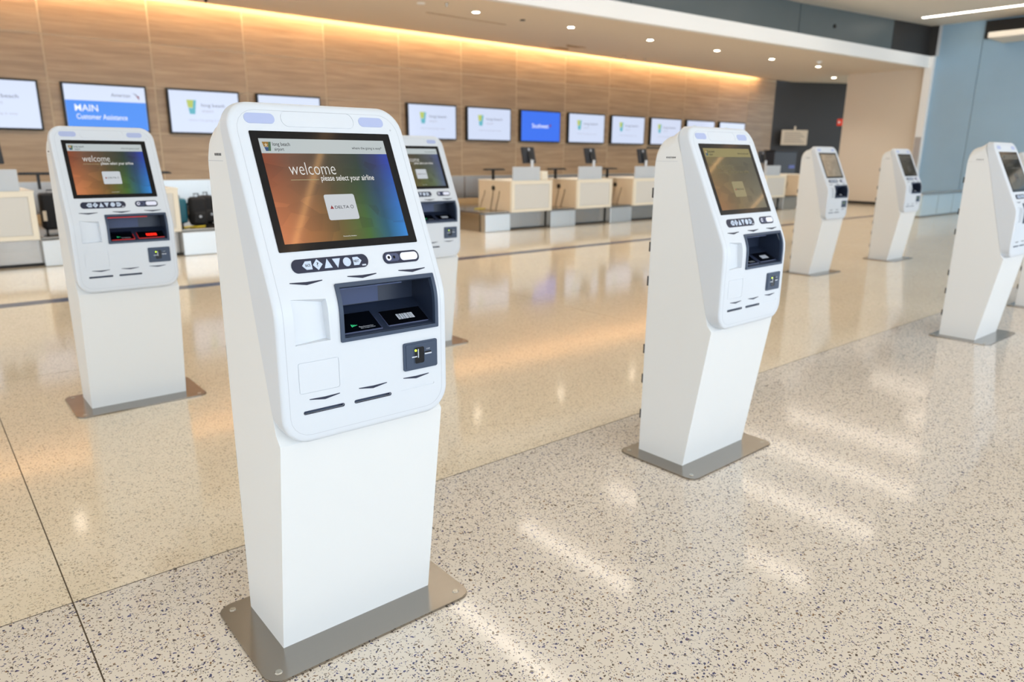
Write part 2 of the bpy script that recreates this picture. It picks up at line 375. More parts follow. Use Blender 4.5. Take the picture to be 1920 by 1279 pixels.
# right side: beige return, dark recess, steel cladding
def wallseg(name, a, b, z0, z1, t, m, label, cat='wall'):
    a, b = Vector(a), Vector(b); n = (b-a).normalized(); n = Vector((n.y,-n.x))*t
    P = [a, b, b+n, a+n]; bm = bmesh.new(); loft(bm, [(p.x,p.y,z0) for p in P], [(p.x,p.y,z1) for p in P])
    return struct(name, bm, m, label, cat)
wallseg('wall_recess', (22.0,13.75), (26.6,10.9), 0, 4.3, -.2, M['slate_d'], 'dark charcoal wall at the end of the desk hall')
bm = bmesh.new(); loft(bm, [(22,8.62,.0),(22.3,8.62,.0),(22.3,10.78,.0),(22,10.78,.0)], [(22,8.62,ZS),(22.3,8.62,ZS),(22.3,10.78,ZS),(22,10.78,ZS)])
struct('wall_return', bm, M['beige'], 'plain beige end wall under the soffit', 'wall')
struct('baseboard_return', box(21.975, 22.0, 8.62, 10.78, 0, .07), M['dark'], 'dark recessed skirting below the beige end wall', 'baseboard')
struct('trim_4', box(21.86, 22.06, 8.42, 8.62, 0, 4.0), M['header'], 'white jamb at the right end of the header', 'trim')
struct('trim_5', box(21.84, 21.86, 8.44, 8.60, .2, 1.9), M['steel_v'], 'steel guard on the white jamb', 'trim')
wr = tag(empty('wall_right'), 'brushed blue grey steel cladding on the right side', 'wall', kind='structure')
sv = [8.42, 7.35, 5.9, 4.4, 2.9, 1.4, -.1, -1.6, -3.1, -4.6, -6.99]
for a, b in zip(sv, sv[1:]):
    obj('panel', box(22.0, 22.03, b+.006, a-.006, 0, 4.85), M['steel_wall'], wr)
obj('backing', box(22.035, 22.2, -7, 8.42, 0, 4.9), M['dark'], wr)
obj('upper_backing', box(22.0, 22.2, 8.42, 10.5, 3.98, 4.95), M['slate_d'], wr)
obj('edge_post', box(21.98, 22.03, 8.36, 8.44, 4.0, ZU), M['upstand'], wr)
# slot and projecting light shelf high on the steel wall
sb = tag(empty('wall_shelf'), 'pale box shelf projecting from steel wall below a black slot', 'shelf', kind='structure')
obj('slot', box(21.9, 22.01, -3, 7.3, 4.32, 4.74), M['dark'], sb)
obj('shelf_box', box(20.9, 22.0, -3, 6.9, 4.18, 4.32, .02), M['ceil2'], sb)
wallseg('wall_left', (-12,9.5), (-12,13.7), 0, 4.9, -.2, M['beige'], 'plain wall far left of the hall')
wl = tag(empty('window_1'), 'tall unseen side glazing added at the far left of the hall', 'window', kind='structure')  # assumed glazing, added so side daylight brightens steel wall and kiosks
for k in range(9): obj('mullion', box(-12.1, -11.95, -6.9+2.05*k, -6.82+2.05*k, 0, 4.9), M['slate_d'], wl)
for z in (0, 4.0): obj('rail', box(-12.08, -11.97, -7, 9.5, z, z+.5+.4*(z > 1)), M['header'], wl)
# glazed front behind the camera: posts and rails only stand in the opening
wfz = tag(empty('wall_front'), 'glazed entrance front with steel mullions behind the viewer', 'wall', kind='structure')
for k in range(12): obj('mullion', box(-12+3.05*k, -11.92+3.05*k, -7.1, -6.95, 0, 4.9), M['slate_d'], wfz)
for z in (0, 2.6, 4.7): obj('rail', box(-12, 22, -7.08, -6.97, z, z+.1), M['slate_d'], wfz)

# linear lamps in the high ceiling
tag_l = ['%s linear lamp recessed in high ceiling' % s for s in range(1)]
n = 0
for k in range(10):
    u = .75+2.16*k+(.3 if k == 9 else 0)
    for a, b, mm in ((4.3, 8.3, 'lin_l'), (-6.2, -.5, 'lin_w')):
        o = tag(obj('linear_lamp', box(u-(.04 if a > 0 else .022), u+(.04 if a > 0 else .022), a, b-(1.9 if k == 8 else 0), ZU-.012, ZU+.02), M[mm]), None, 'ceiling light', 'linear lamps in the high ceiling')
        obj('lamp_frame', box(u-.06, u+.06, a-.02, b+.02-(1.9 if k == 8 else 0), ZU-.006, ZU+.03), M['header'], o)
        o['label'] = ('bright slim linear lamp in the high ceiling, the one in view at upper right' if (k == 9 and a > 0)
                      else 'slim linear lamp of the high ceiling, seen only as a reflection')
# downlights in the soffit
def disc(u, v, z, r, h, n=20):
    bm = bmesh.new(); cyl(bm, (u,v,z), (u,v,z-h), r, n); return bm
dl = [(5.85,10.72),(8.13,10.7),(10.39,10.65),(12.72,10.62),(15.08,10.58),(17.36,10.52),(19.64,10.48),(22.66,11.55),(3.5,10.75),(1.2,10.75),(-1.1,10.8),(-3.4,10.8)]
nm = {1:'leftmost lit downlight in view in the beige soffit',2:'second lit downlight from the left in the beige soffit',3:'third lit downlight from the left in the beige soffit',4:'fourth lit downlight from the left in the beige soffit',5:'fifth lit downlight from the left in the beige soffit',6:'sixth lit downlight, just left of the beige end wall',7:'small downlight by the dark recess, rightmost and lowest in the photo'}
for i, (u, v) in enumerate(dl):
    t = tag(empty('downlight', (u,v,ZS)), nm.get(i, 'round recessed downlight in the soffit, outside the picture'), 'downlight', 'downlights in the soffit')
    bm = bmesh.new(); n_ = 20
    A = [(.085*math.cos(2*math.pi*k/n_), .085*math.sin(2*math.pi*k/n_)) for k in range(n_)]
    for k in range(n_):
        a, b = A[k], A[(k+1)%n_]; s = .72
        v4 = [bm.verts.new(p) for p in ((a[0],a[1],-.006),(b[0],b[1],-.006),(b[0]*s,b[1]*s,-.004),(a[0]*s,a[1]*s,-.004))]; bm.faces.new(v4)
        v4 = [bm.verts.new(p) for p in ((a[0],a[1],0),(b[0],b[1],0),(b[0],b[1],-.006),(a[0],a[1],-.006))]; bm.faces.new(v4)
    bmesh.ops.remove_doubles(bm, verts=bm.verts, dist=.0005)
    l = bpy.data.lights.new('downlight_beam', 'SPOT'); l.energy = 120 if i != 7 else 15; l.color = (1,.95,.88); l.spot_size = 2.3; l.spot_blend = .6; l.shadow_soft_size = .06
    lo = bpy.data.objects.new('downlight_beam', l); C.objects.link(lo); lo.parent = t; lo.location = (0,0,-.03)
    obj('ring', bm, M['header'], t); obj('lens', disc(0, 0, 0, .066, .003), M['down'], t)
for (u, v, r, mm, nme, lb) in ((7.0,10.7,.07,'header','unlit_downlight','unlit white downlight left of the row of lit ones'),(18.59,9.92,.08,'header','ceiling_camera','white dome camera on soffit beside the sixth downlight'),
                         (9.2,10.7,.05,'dark','ceiling_sensor','small dark round sensor in the soffit between two downlights'),(7.3,10.4,.03,'screwm','sprinkler','chrome sprinkler head at the top edge of the photo'),
                         (14.24,12.69,.035,'screwm','sprinkler','left one of two sprinkler heads near the cove light'),(15.0,12.68,.035,'screwm','sprinkler','right one of two sprinkler heads near the cove light'),(4.25,12.8,.035,'dark','sprinkler','dark sprinkler head beside cove light at upper left')):
    bm = bmesh.new(); cyl(bm, (0,0,0), (0,0,-.012), r, 16)
    if nme in ('sprinkler','ceiling_camera'): cyl(bm, (0,0,-.012), (0,0,-.06), r*.75, 14, r*.3)
    o = tag(obj(nme, bm, M[mm]), lb, 'ceiling fitting'); o.location = (u,v,ZS)
for (u, v, a, lb) in ((8.4,11.3,.0,'thin dark linear air slot in the soffit'),(12.2,12.6,.0,'square air diffuser in the soffit near the cove light')):
    if v < 12: o = obj('air_slot', box(-.9,.9,-.02,.02,-.004,0), M['tanb'])
    else:
        bm = bmesh.new()
        for k in range(4): add_box(bm, -.3+.05*k, .3-.05*k, -.3+.05*k, -.27+.05*k, -.012, 0); add_box(bm, -.3+.05*k, .3-.05*k, .27-.05*k, .3-.05*k, -.012, 0)
        o = tag(obj('air_diffuser', bm, M['tanb']), kind='stuff')
    tag(o, lb, 'air vent'); o.location = (u,v,ZS)

# ------------------------------------------------------------------ wall monitors
def wfn(v): return lambda x, z: (x, v, z)
def emblem(fn, x0, x1, z0, z1, mats, parent):
    w_, h_ = x1-x0, z1-z0
    def poly(name, pts, m):
        bm = bmesh.new(); bm.faces.new([bm.verts.new(fn(x0+w_*a, z0+h_*b)) for a, b in pts]); return obj(name, bm, m, parent, recalc=False)
    poly('emblem', [(0,1),(.72,1),(.62,.45),(.12,.45)], mats[0]); poly('emblem', [(.72,1),(1,1),(.8,0),(.5,0)], mats[1]); poly('emblem', [(.14,.42),(.6,.42),(.5,0),(.25,0)], mats[2])
    if len(mats) > 3:
        f2 = (lambda x, z: tuple(Vector(fn(x, z))+Vector(DZ)))
        pts = []
        for k in range(10):
            r = .24 if k%2 == 0 else .1; a = math.pi/2+k*math.pi/5; pts.append((.38+r*math.cos(a), .66+r*math.sin(a)))
        bm = bmesh.new(); bm.faces.new([bm.verts.new(f2(x0+w_*a, z0+h_*b)) for a, b in pts]); obj('emblem_star', bm, mats[3], parent, recalc=False)
DZ = (0,-.0003,.0001)
mons = [(.61,1.825,'lb'),(2.12,3.33,'aa'),(3.64,4.845,'lb'),(5.155,6.39,'lb'),(8.315,9.57,'lb'),(9.855,11.13,'lb'),(11.42,12.72,'sw'),(12.99,14.31,'lb'),(14.57,15.91,'lb'),(16.17,17.53,'lb'),(17.78,19.15,'lb'),(19.4,20.78,'lb')]
mlab = ['wall screen with white airport page cut by the left edge','wall screen showing blue MAIN Customer Assistance page','white airport wall screen right of the blue MAIN screen, partly hidden by the nearest kiosk','white wall screen whose top alone shows above the nearest kiosk',
 'white airport wall screen just right of the nearest kiosk top','white airport wall screen left of the royal blue one','wall screen with plain royal blue airline page','white airport wall screen right of the royal blue one','second white airport wall screen right of the royal blue one','white airport wall screen half hidden by the top of the right foreground kiosk',
 'pale wall screen above the right foreground kiosk, left of the last','last pale wall screen at the right end of the timber wall']
for (a, b, kind), lb in zip(mons, mlab):
    z0, z1 = 1.625, 2.36; vf = V_W-.09
    t = tag(empty('wall_monitor', ((a+b)/2, V_W-.01, z0)), lb, 'monitor', 'screens along the timber wall')
    w2 = (b-a)/2; h = z1-z0
    bm = box(-w2, w2, -.08, -.0, 0, h, .012); obj('casing', bm, M['black'], t)
    sc = obj('screen', box(-w2+.03, w2-.03, -.083, -.079, .03, h-.03), M['scr'] if kind == 'lb' else (M['scrb'] if kind == 'sw' else M['scr']), t)
    fn = wfn(-.0845)
    if kind == 'lb':
        emblem(fn, -w2+.30, -w2+.46, .33, .56, [M['w_yel'], M['w_teal'], M['w_teal']], sc)
        text('lettering', 'long beach', fn, -w2+.54, w2-.27, .44, .51, M['w_grey'], sc); text('lettering', 'airport', fn, -w2+.54, -w2+.74, .35, .41, M['w_pale'], sc)
        text('lettering', 'where the going is easy', fn, -w2+.31, w2-.31, .21, .25, M['w_pale'], sc)
    elif kind == 'sw':
        text('lettering', 'Southwest', fn, -.29, .24, .33, .43, M['w_txt'], sc)
        bm = bmesh.new(); bm.faces.new([bm.verts.new(fn(*p)) for p in ((.27,.40),(.30,.43),(.33,.40),(.30,.35))]); obj('heart_mark', bm, M['e_red'], sc, recalc=False)
    else:
        obj('blue_band', box(-w2+.032, w2-.032, -.0845, -.083, .03, .47), M['scra'], sc); fn = wfn(-.086)
        text('lettering', 'MAIN', fn, -w2+.15, -w2+.47, .31, .41, M['w_txt'], sc); text('lettering', 'Customer Assistance', fn, -w2+.16, w2-.33, .19, .27, M['w_txt'], sc)
        text('lettering', 'American', fn, w2-.53, w2-.25, .545, .60, M['w_grey'], sc)
        for q, mm in (((w2-.22,.62),(w2-.16,.60),(w2-.14,.56)), 'w_grey'), (((w2-.17,.58),(w2-.12,.57),(w2-.12,.51)), 'e_red'):
            bm = bmesh.new(); bm.faces.new([bm.verts.new(fn(*p)) for p in q]); obj('wing_mark', bm, M[mm], sc, recalc=False)

# ------------------------------------------------------------------ check-in desks
VB = 9.95
def desk_base(u0_, u1_, lab):
    t = tag(empty('baggage_plinth', (u0_,VB,0)), lab, 'plinth')
    L = u1_-u0_
    obj('body', box(0, L, .16, 2.2, 0, .30), M['steel'], t); obj('deck', box(-.01, L+.01, .14, 2.22, .30, .325, .004), M['steel'], t)
    obj('kick_edge', box(.0, L, .14, .162, 0, .03), M['dark'], t)
    return t
desk_base(-4.0, 4.9, 'long steel baggage plinth on the left side of the hall')
desk_base(7.75, 20.7, 'long steel baggage plinth right of the nearest kiosk')
def scale(a, b, lab):
    t = tag(empty('baggage_scale', (a,VB,0)), lab, 'baggage scale', 'baggage scales between the desks')
    L = b-a; obj('front_plate', box(0, L, 0, .138, 0, .31, .008), M['steel_v'], t)
    obj('platform', box(.01, L-.01, .02, 1.0, .327, .345, .004), M['steel'], t)
def desk(u, lab, mon=True, wup=.64, glab='check-in desks'):
    t = tag(empty('check_in_desk', (u,VB,.326)), lab, 'desk', glab)
    W, H, Dp = .97, .54, .95
    obj('carcass', box(.0, W, .02, Dp, .0, H), M['desk_side'], t)
    bm = bmesh.new()
    for q in ((0,W,0,.05),(0,W,H-.05,H),(0,.06,.05,H-.05),(W-.06,W,.05,H-.05)): add_box(bm, q[0], q[1], -.03, .018, q[2], q[3])
    obj('front_frame', bm, M['desk_frame'], t); obj('front_panel', box(.062, W-.062, -.018, .01, .052, H-.052), M['desk_front'], t)
    obj('worktop', box(-.01, W+.01, -.035, Dp+.02, H, H+.015, .003), M['desk_frame'], t)
    bm = bmesh.new(); cyl(bm, (-.012,.50,H-.13), (.002,.50,H-.13), .045, 14); obj('cable_port', bm, M['dark'], t)
    for k, (y, yb) in enumerate(((.32,.42),(.5,.58),(.75,.9))):
        bm = bmesh.new(); tube(bm, [(-.008,y,H-.13-.05*(k!=1)),(-.01,y+.01,H-.25),(-.01,(y+yb)/2,H-.36),(-.012,yb,.02)], .006); obj('cable', bm, M['cable'], t)
    return t
def upstand(u, wup, lab):
    t = tag(empty('counter_screen', (u+.05,VB,.881)), lab, 'desk screen', 'grey metal screens on the desks')
    obj('plate', box(0, wup, 0, .03, 0, .24, .004), M['upstand'], t)
    for x in (.04, wup-.07): obj('foot', box(x, x+.03, .03, .07, 0, .012), M['screwm'], t)
def terminal(u, lab, ang=.22, wup=.64):
    z = .326+.54+.015
    t = tag(empty('desk_monitor', (u,VB+.3,z), ang), lab, 'monitor', 'monitors standing on the check-in desks')
    bm = bmesh.new(); cyl(bm, (0,-.10,0), (0,-.10,.36), .028, 14); cyl(bm, (0,-.10,0), (0,-.10,.012), .07, 20); obj('post', bm, M['panel'], t, smooth=True)
    bm = bmesh.new(); cyl(bm, (0,-.10,.33), (.0,-.02,.40), .022, 10); obj('arm', bm, M['black'], t)
    s = obj('screen_casing', box(-.18, .18, -.035, .02, -.15, .15, .01), M['rubber'], t); s.location = (.03,.02,.44); s.rotation_euler = (math.radians(-12),0,0)
    b_ = obj('mount_plate', box(-.06,.06,-.06,-.036,-.06,.06,.008), M['black'], s)
    bm = bmesh.new(); cyl(bm, (0,-.037,.10), (0,-.042,.10), .025, 14); obj('badge', bm, M['silver'], s)
def keyboard(u, v, z, lab, ang=0):
    t = tag(empty('keyboard', (u,v,z), ang), lab, 'keyboard', 'keyboards on the check-in desks')
    obj('tray', box(-.2,.2,-.08,.08,.0,.02,.006), M['black'], t)
    bm = bmesh.new()
    for i in range(12):
        for j in range(4): add_box(bm, -.185+.031*i, -.16+.031*i, -.065+.034*j, -.038+.034*j, .02, .03)
    tag(obj('keys', bm, M['rubber'], t), kind='stuff')
    obj('bracket', box(-.015,.015,-.0,.05,-.17,.0), M['black'], t)
Z = .881
dk = [(.185,'cream fronted check-in desk cut by the left edge'),(1.75,'cream fronted desk seen just right of the left kiosk'),(8.33,'first check-in desk right of the nearest kiosk, with tan side'),(9.98,'second check-in desk in the row right of the nearest kiosk'),
      (11.63,'third check-in desk in the row, its front cut by the right foreground kiosk'),(13.28,'check-in desk hidden behind the right foreground kiosk'),(14.93,'check-in desk mostly hidden behind the right foreground kiosk'),(16.62,'pale desk just right of the right foreground kiosk'),(18.3,'last desk of the row with a tan side, behind a far kiosk')]
for u, lb in dk: desk(u, lb)
for (u, lb), q in zip(dk, ('at the left edge of the photo','seen just right of the left kiosk','below the leftmost of the three middle monitors','below the middle one of the three middle monitors','under the rightmost middle monitor','hidden behind the right foreground kiosk','behind right foreground kiosk above hidden desks','just right of the right foreground kiosk','on the last desk, behind a far kiosk')):
    upstand(u, .8 if u < 1 else .64, 'grey metal screen plate on desk '+q)
ml = {.185:(.75,'dark monitor cut by the left edge of the photo'),1.75:(2.1,'dark monitor peeking out right of the left kiosk'),8.33:(8.98,'leftmost of the three dark monitors on the middle desks'),9.98:(10.62,'middle one of the three dark monitors on the middle desks'),11.63:(12.22,'rightmost of the three dark monitors, beside the black arm'),14.93:(15.7,'monitor behind the right foreground kiosk'),16.62:(16.9,'pale backed monitor right of the right foreground kiosk')}
for k, (u, lb) in ml.items(): terminal(u, lb)
kl = [(1.27,10.25,'black keyboard beside the leftmost grey upstand'),(2.55,10.3,'black keyboard just right of the left kiosk'),(8.38,10.5,'black keyboard on first desk right of nearest kiosk'),(9.95,10.5,'black keyboard on the second desk right of nearest kiosk'),(11.45,10.5,'black keyboard on the third desk right of nearest kiosk')]
for u, v, lb in kl: keyboard(u, v, Z+.17, lb)
o = tag(obj('printer', box(9.12,9.27,10.0,10.3,Z,Z+.16,.02), M['desk_frame']), 'small cream printer beside grey upstand of the first middle desk', 'printer')
for a, b, lb in ((1.17,1.74,'steel scale front between the two left desks'),(2.73,3.5,'steel scale front right of the second left desk'),(7.75,8.32,'brushed scale front at the left end of the right plinth'),(9.32,9.97,'scale front between the first and second middle desks'),(10.97,11.62,'scale front between the second and third middle desks'),(17.6,18.29,'pale scale front right of the right foreground kiosk'),(19.3,20.6,'scale front at the far right end of the plinth')):
    scale(a, b, lb)
# conveyor behind the desks
for a, b, lb in ((-4,6.6,'conveyor with tan sides behind the left desks'),(6.8,21,'conveyor with tan sides behind the middle desks')):
    t = tag(empty('baggage_conveyor', (a,12.25,0)), lb, 'conveyor')
    L = b-a; obj('side_panel', box(0,L,0,.04,0,.44), M['tanb'], t); obj('belt', box(0,L,.05,.8,.36,.40), M['dark'], t); obj('frame', box(0,L,.04,.82,0,.36), M['belt'], t)
    bm = bmesh.new(); cyl(bm, (.9,.02,.44), (.9,.02,.47), .06, 12); obj('stop_button', bm, M['tanb'], t)
# yellow straps and luggage
def rbox(bm, x0,x1,y0,y1,z0,z1,b):
    n = len(bm.verts); b2 = box(x0,x1,y0,y1,z0,z1,b,3); me = bpy.data.meshes.new('x'); b2.to_mesh(me); b2.free(); bm.from_mesh(me); bpy.data.meshes.remove(me)
def suitcase(name, loc, W, Dp, H, m, lb, rz=0):
    t = tag(empty(name, loc, rz), lb, 'luggage', 'bags left by the left desks')
    bm = bmesh.new(); rbox(bm, -W/2,W/2,-Dp/2,Dp/2,.04,H,.035); obj('shell', bm, m, t, smooth=40)
    for s in (-1,1):
        bm = bmesh.new(); cyl(bm, (s*(W/2-.04)-.012,0,.025), (s*(W/2-.04)+.012,0,.025), .025, 12); obj('wheel', bm, M['black'], t)
    bm = bmesh.new(); tube(bm, [(-.06,0,H-.01),(-.06,0,H+.035),(.06,0,H+.035),(.06,0,H-.01)], .008); obj('handle', bm, M['black'], t)
    for k in range(5): obj('rib', box(-W/2+.03+(W-.08)*k/4, -W/2+.045+(W-.08)*k/4, -Dp/2-.006, -Dp/2+.01, .08, H-.05), m, t)
def backpack(loc, lb, rz=0):
    t = tag(empty('backpack', loc, rz), lb, 'luggage', 'bags left by the left desks')
    bm = bmesh.new(); rbox(bm, -.11,.11,-.08,.08,0,.39,.05); obj('body', bm, M['bag'], t, smooth=40)
    bm = bmesh.new(); rbox(bm, -.085,.085,-.115,-.06,.03,.19,.025); obj('pocket', bm, M['bag'], t, smooth=40)
    bm = bmesh.new(); tube(bm, [(-.03,0,.38),(-.03,0,.43),(.03,0,.43),(.03,0,.38)], .01); obj('handle', bm, M['black'], t)
    for s in (-1,1):
        bm = bmesh.new(); tube(bm, [(s*.08,.07,.32),(s*.10,.12,.28),(s*.10,.13,.15),(s*.08,.08,.04)], .014); obj('strap', bm, M['bag'], t)
    bm = bmesh.new(); cyl(bm, (.0,-.116,.13), (0,-.120,.13), .018, 10); obj('badge', bm, M['silver'], t)
suitcase('suitcase', (2.84,10.55,.346), .22, .34, .37, M['teal'], 'teal suitcase standing behind the desk right of the left kiosk')
backpack((3.08,10.40,.346), 'black backpack next to the teal suitcase'); backpack((3.30,10.72,.346), 'rightmost black backpack near the teal suitcase', .3)
suitcase('suitcase', (1.42,10.5,.346), .30, .22, .48, M['bag'], 'black suitcase beside the desk at the left edge')
o = tag(obj('luggage_tag', box(1.27,1.31,10.36,10.37,.50,.62), M['paper']), 'white paper tag hanging on the black suitcase at left', 'tag')
for (u, v, lb) in ((2.95,10.2,'yellow strap lying in front of the bags'),(8.2,10.7,'yellow strap at the left end of the right plinth'),(9.7,10.7,'yellow strap between the first and second middle desks')):
    bm = bmesh.new(); tube(bm, [(u-.12,v,.352),(u-.04,v+.03,.356),(u+.05,v-.02,.352),(u+.16,v+.02,.354)], .009); tag(obj('yellow_strap', bm, M['yellow']), lb, 'strap')

# black swing arm right of third monitor
bm = bmesh.new(); tube(bm, [(12.5,10.4,Z),(12.5,10.4,1.44),(12.55,10.4,1.50),(13.0,10.4,1.50)], .018, 8); cyl(bm, (12.5,10.4,Z), (12.5,10.4,Z+.02), .07, 16)
tag(obj('gooseneck_arm', bm, M['black'], smooth=True), 'black bent arm behind the top of right foreground kiosk', 'arm')
# dark cabinet, paper sign and alarm in the recess
t = tag(empty('dark_cabinet', (21.05,12.35,0)), 'dark grey cabinet in front of the charcoal recess wall', 'cabinet')
obj('body', box(0,1.35,0,.35,0,1.5,.02), M['rubber'], t); obj('top_lip', box(-.02,1.37,-.02,.37,1.5,1.54), M['dark'], t)
obj('blue_panel', box(.9,1.25,-.01,0,.98,1.08), mat('indigo', (70,80,150), .4), t)
t = tag(empty('paper_notice', (23.0,12.85,1.72), -.64), 'cream paper notice hung on the charcoal wall', 'sign')
obj('sheet', box(-.44,.44,-.02,0,0,.48), M['paper'], t); obj('hanger', box(-.03,.03,-.015,0,.48,.6), M['paper'], t)
for k in range(6): obj('text_line', box(-.34,.34-.07*(k%3),-.022,-.02,.08+.06*k,.10+.06*k), M['ink'], t)
t = tag(empty('fire_alarm', (22.06,10.83,2.36)), 'small red fire alarm at the edge of the charcoal recess', 'alarm')
obj('body', box(-.08,.06,-.04,.12,-.1,.1,.02), M['redc'], t); bm = bmesh.new(); cyl(bm, (-.08,.04,0), (-.10,.04,0), .035, 12); obj('strobe', bm, M['header'], t)

# low steel bench before the steel wall
t = tag(empty('low_counter', (18.05,6.75,0)), 'low pale steel counter standing before blue steel wall', 'counter')
obj('body', box(0,3.75,0,.45,.03,.50), M['glassb'], t); obj('top', box(-.02,3.77,-.02,.47,.50,.53,.006), M['steel_v'], t); obj('plinth', box(.03,3.7,.03,.42,0,.03), M['steel'], t)
for k in range(1,4): obj('seam_strip', box(.94*k-.006,.94*k+.006,-.004,.001,.04,.49), M['steel'], t)

# ------------------------------------------------------------------ kiosk
HW, Z0, Z1 = .238, .642, 1.452
def YF(z): return -.369+.478*.012*math.log(1+math.exp(min(40,(z-.977)/.012)))
def NRM(z):
    d = .478/(1+math.exp(-max(-40,min(40,(z-.977)/.012)))); return Vector((0,-1,d)).normalized()
def P(x, z, off=0):
    n = NRM(z); return Vector((x, YF(z), z))+n*off
def SE(z): return -.10-.215*max(0,(Z1-z))/.79
def sdf(x, z):   # distance inside the rounded outline (>0 inside)
    r = .062 if z > 1 else .07
    zc, hz = (Z0+Z1)/2, (Z1-Z0)/2
    qx, qz = abs(x)-HW+r, abs(z-zc)-hz+r
    return -(min(max(qx,qz),0)+math.hypot(max(qx,0),max(qz,0))-r)
def halfw(z):
    r = .062 if z > 1 else .07
    d = min(z-Z0, Z1-z)
    if d >= r: return HW
    return HW-r+math.sqrt(max(0, r*r-(r-d)**2))
BEV = .011
def build_shell():
    zs = []
    for t in (0,.0004,.0015,.004,.008,.013,.02,.03,.042,.056,.07): zs += [Z0+t, Z1-t]
    z = Z0+.07
    while z < Z1-.075: zs.append(z); z += .012 if .91 < z < 1.05 else .03
    zs = sorted(set(round(q,5) for q in zs))
    ts = [0,.0006,.002,.004,.0075,.012,.03]
    bm = bmesh.new(); F, B = [], []
    for z in zs:
        h = halfw(z); row, rb = [], []
        xs = [-h+t for t in ts]+[(-h+.03)+(2*h-.06)*i/8 for i in range(1,8)]+[h-t for t in reversed(ts)]
        for x in xs:
            d = max(0, sdf(x, z)); dy = 0
            if d < BEV: dy = BEV-math.sqrt(max(0, BEV*BEV-(BEV-d)**2))
            row.append(bm.verts.new(P(x, z)+Vector((0,dy,0))))
            rb.append(bm.verts.new((x, min(SE(z), -.05), z)))
        F.append(row); B.append(rb)
    nx = len(F[0])
    for i in range(len(zs)-1):
        for j in range(nx-1):
            bm.faces.new((F[i][j], F[i][j+1], F[i+1][j+1], F[i+1][j])); bm.faces.new((B[i][j], B[i+1][j], B[i+1][j+1], B[i][j+1]))
        bm.faces.new((F[i][0], F[i+1][0], B[i+1][0], B[i][0])); bm.faces.new((F[i][-1], B[i][-1], B[i+1][-1], F[i+1][-1]))
    for i in (0, len(zs)-1):
        for j in range(nx-1): bm.faces.new((F[i][j], B[i][j], B[i][j+1], F[i][j+1]))
    bmesh.ops.recalc_face_normals(bm, faces=bm.faces)
    return bm
def rrect(x0, x1, z0, z1, r, n=5):
    pts = []
    for cx, cz, a0 in ((x1-r,z0+r,-90),(x1-r,z1-r,0),(x0+r,z1-r,90),(x0+r,z0+r,180)):
        for k in range(n+1):
            a = math.radians(a0+90*k/n); pts.append((cx+r*math.cos(a), cz+r*math.sin(a)))
    return pts
def dens(pts, step=.02):
    out = []
    for i, p in enumerate(pts):
        q = pts[(i+1)%len(pts)]; L = math.hypot(q[0]-p[0], q[1]-p[1]); n = max(1, int(L/step))
        out += [(p[0]+(q[0]-p[0])*k/n, p[1]+(q[1]-p[1])*k/n) for k in range(n)]
    return out
def patch(pts, o0, o1):      # solid plate on the panel surface from offset o0 to o1
    bm = bmesh.new(); loft(bm, [P(x,z,o0) for x, z in pts], [P(x,z,o1) for x, z in pts]); return bm
def ring(outer, inner, o0, o1):
    bm = bmesh.new(); n = len(outer)
    L = [[bm.verts.new(P(x,z,o)) for x, z in pts] for pts, o in ((outer,o0),(outer,o1),(inner,o1),(inner,o0))]
    for a in range(4):
        A, B = L[a], L[(a+1)%4]
        for i in range(n): bm.faces.new((A[i],A[(i+1)%n],B[(i+1)%n],B[i]))
    return bm
def ring_rr(x0,x1,z0,z1,r,w,o0,o1,step=None):
    a, b = rrect(x0,x1,z0,z1,r), rrect(x0+w,x1-w,z0+w,z1-w,max(r-w,.0005))
    if step:
        A, B = [], []
        for i in range(len(a)):
            p, q, p2, q2 = a[i], a[(i+1)%len(a)], b[i], b[(i+1)%len(b)]
            n = max(1, int(math.hypot(q[0]-p[0], q[1]-p[1])/step))
            for k in range(n):
                t = k/n; A.append((p[0]+(q[0]-p[0])*t, p[1]+(q[1]-p[1])*t)); B.append((p2[0]+(q2[0]-p2[0])*t, p2[1]+(q2[1]-p2[1])*t))
        a, b = A, B
    return ring(a, b, o0, o1)
CX0, CX1, CZ0, CZ1 = -.074, .204, .886, 1.021
def cutter(bms):
    bm = bmesh.new()
    for b in bms:
        me = bpy.data.meshes.new('c'); bmesh.ops.recalc_face_normals(b, faces=b.faces); b.to_mesh(me); b.free(); bm.from_mesh(me); bpy.data.meshes.remove(me)
    return bm
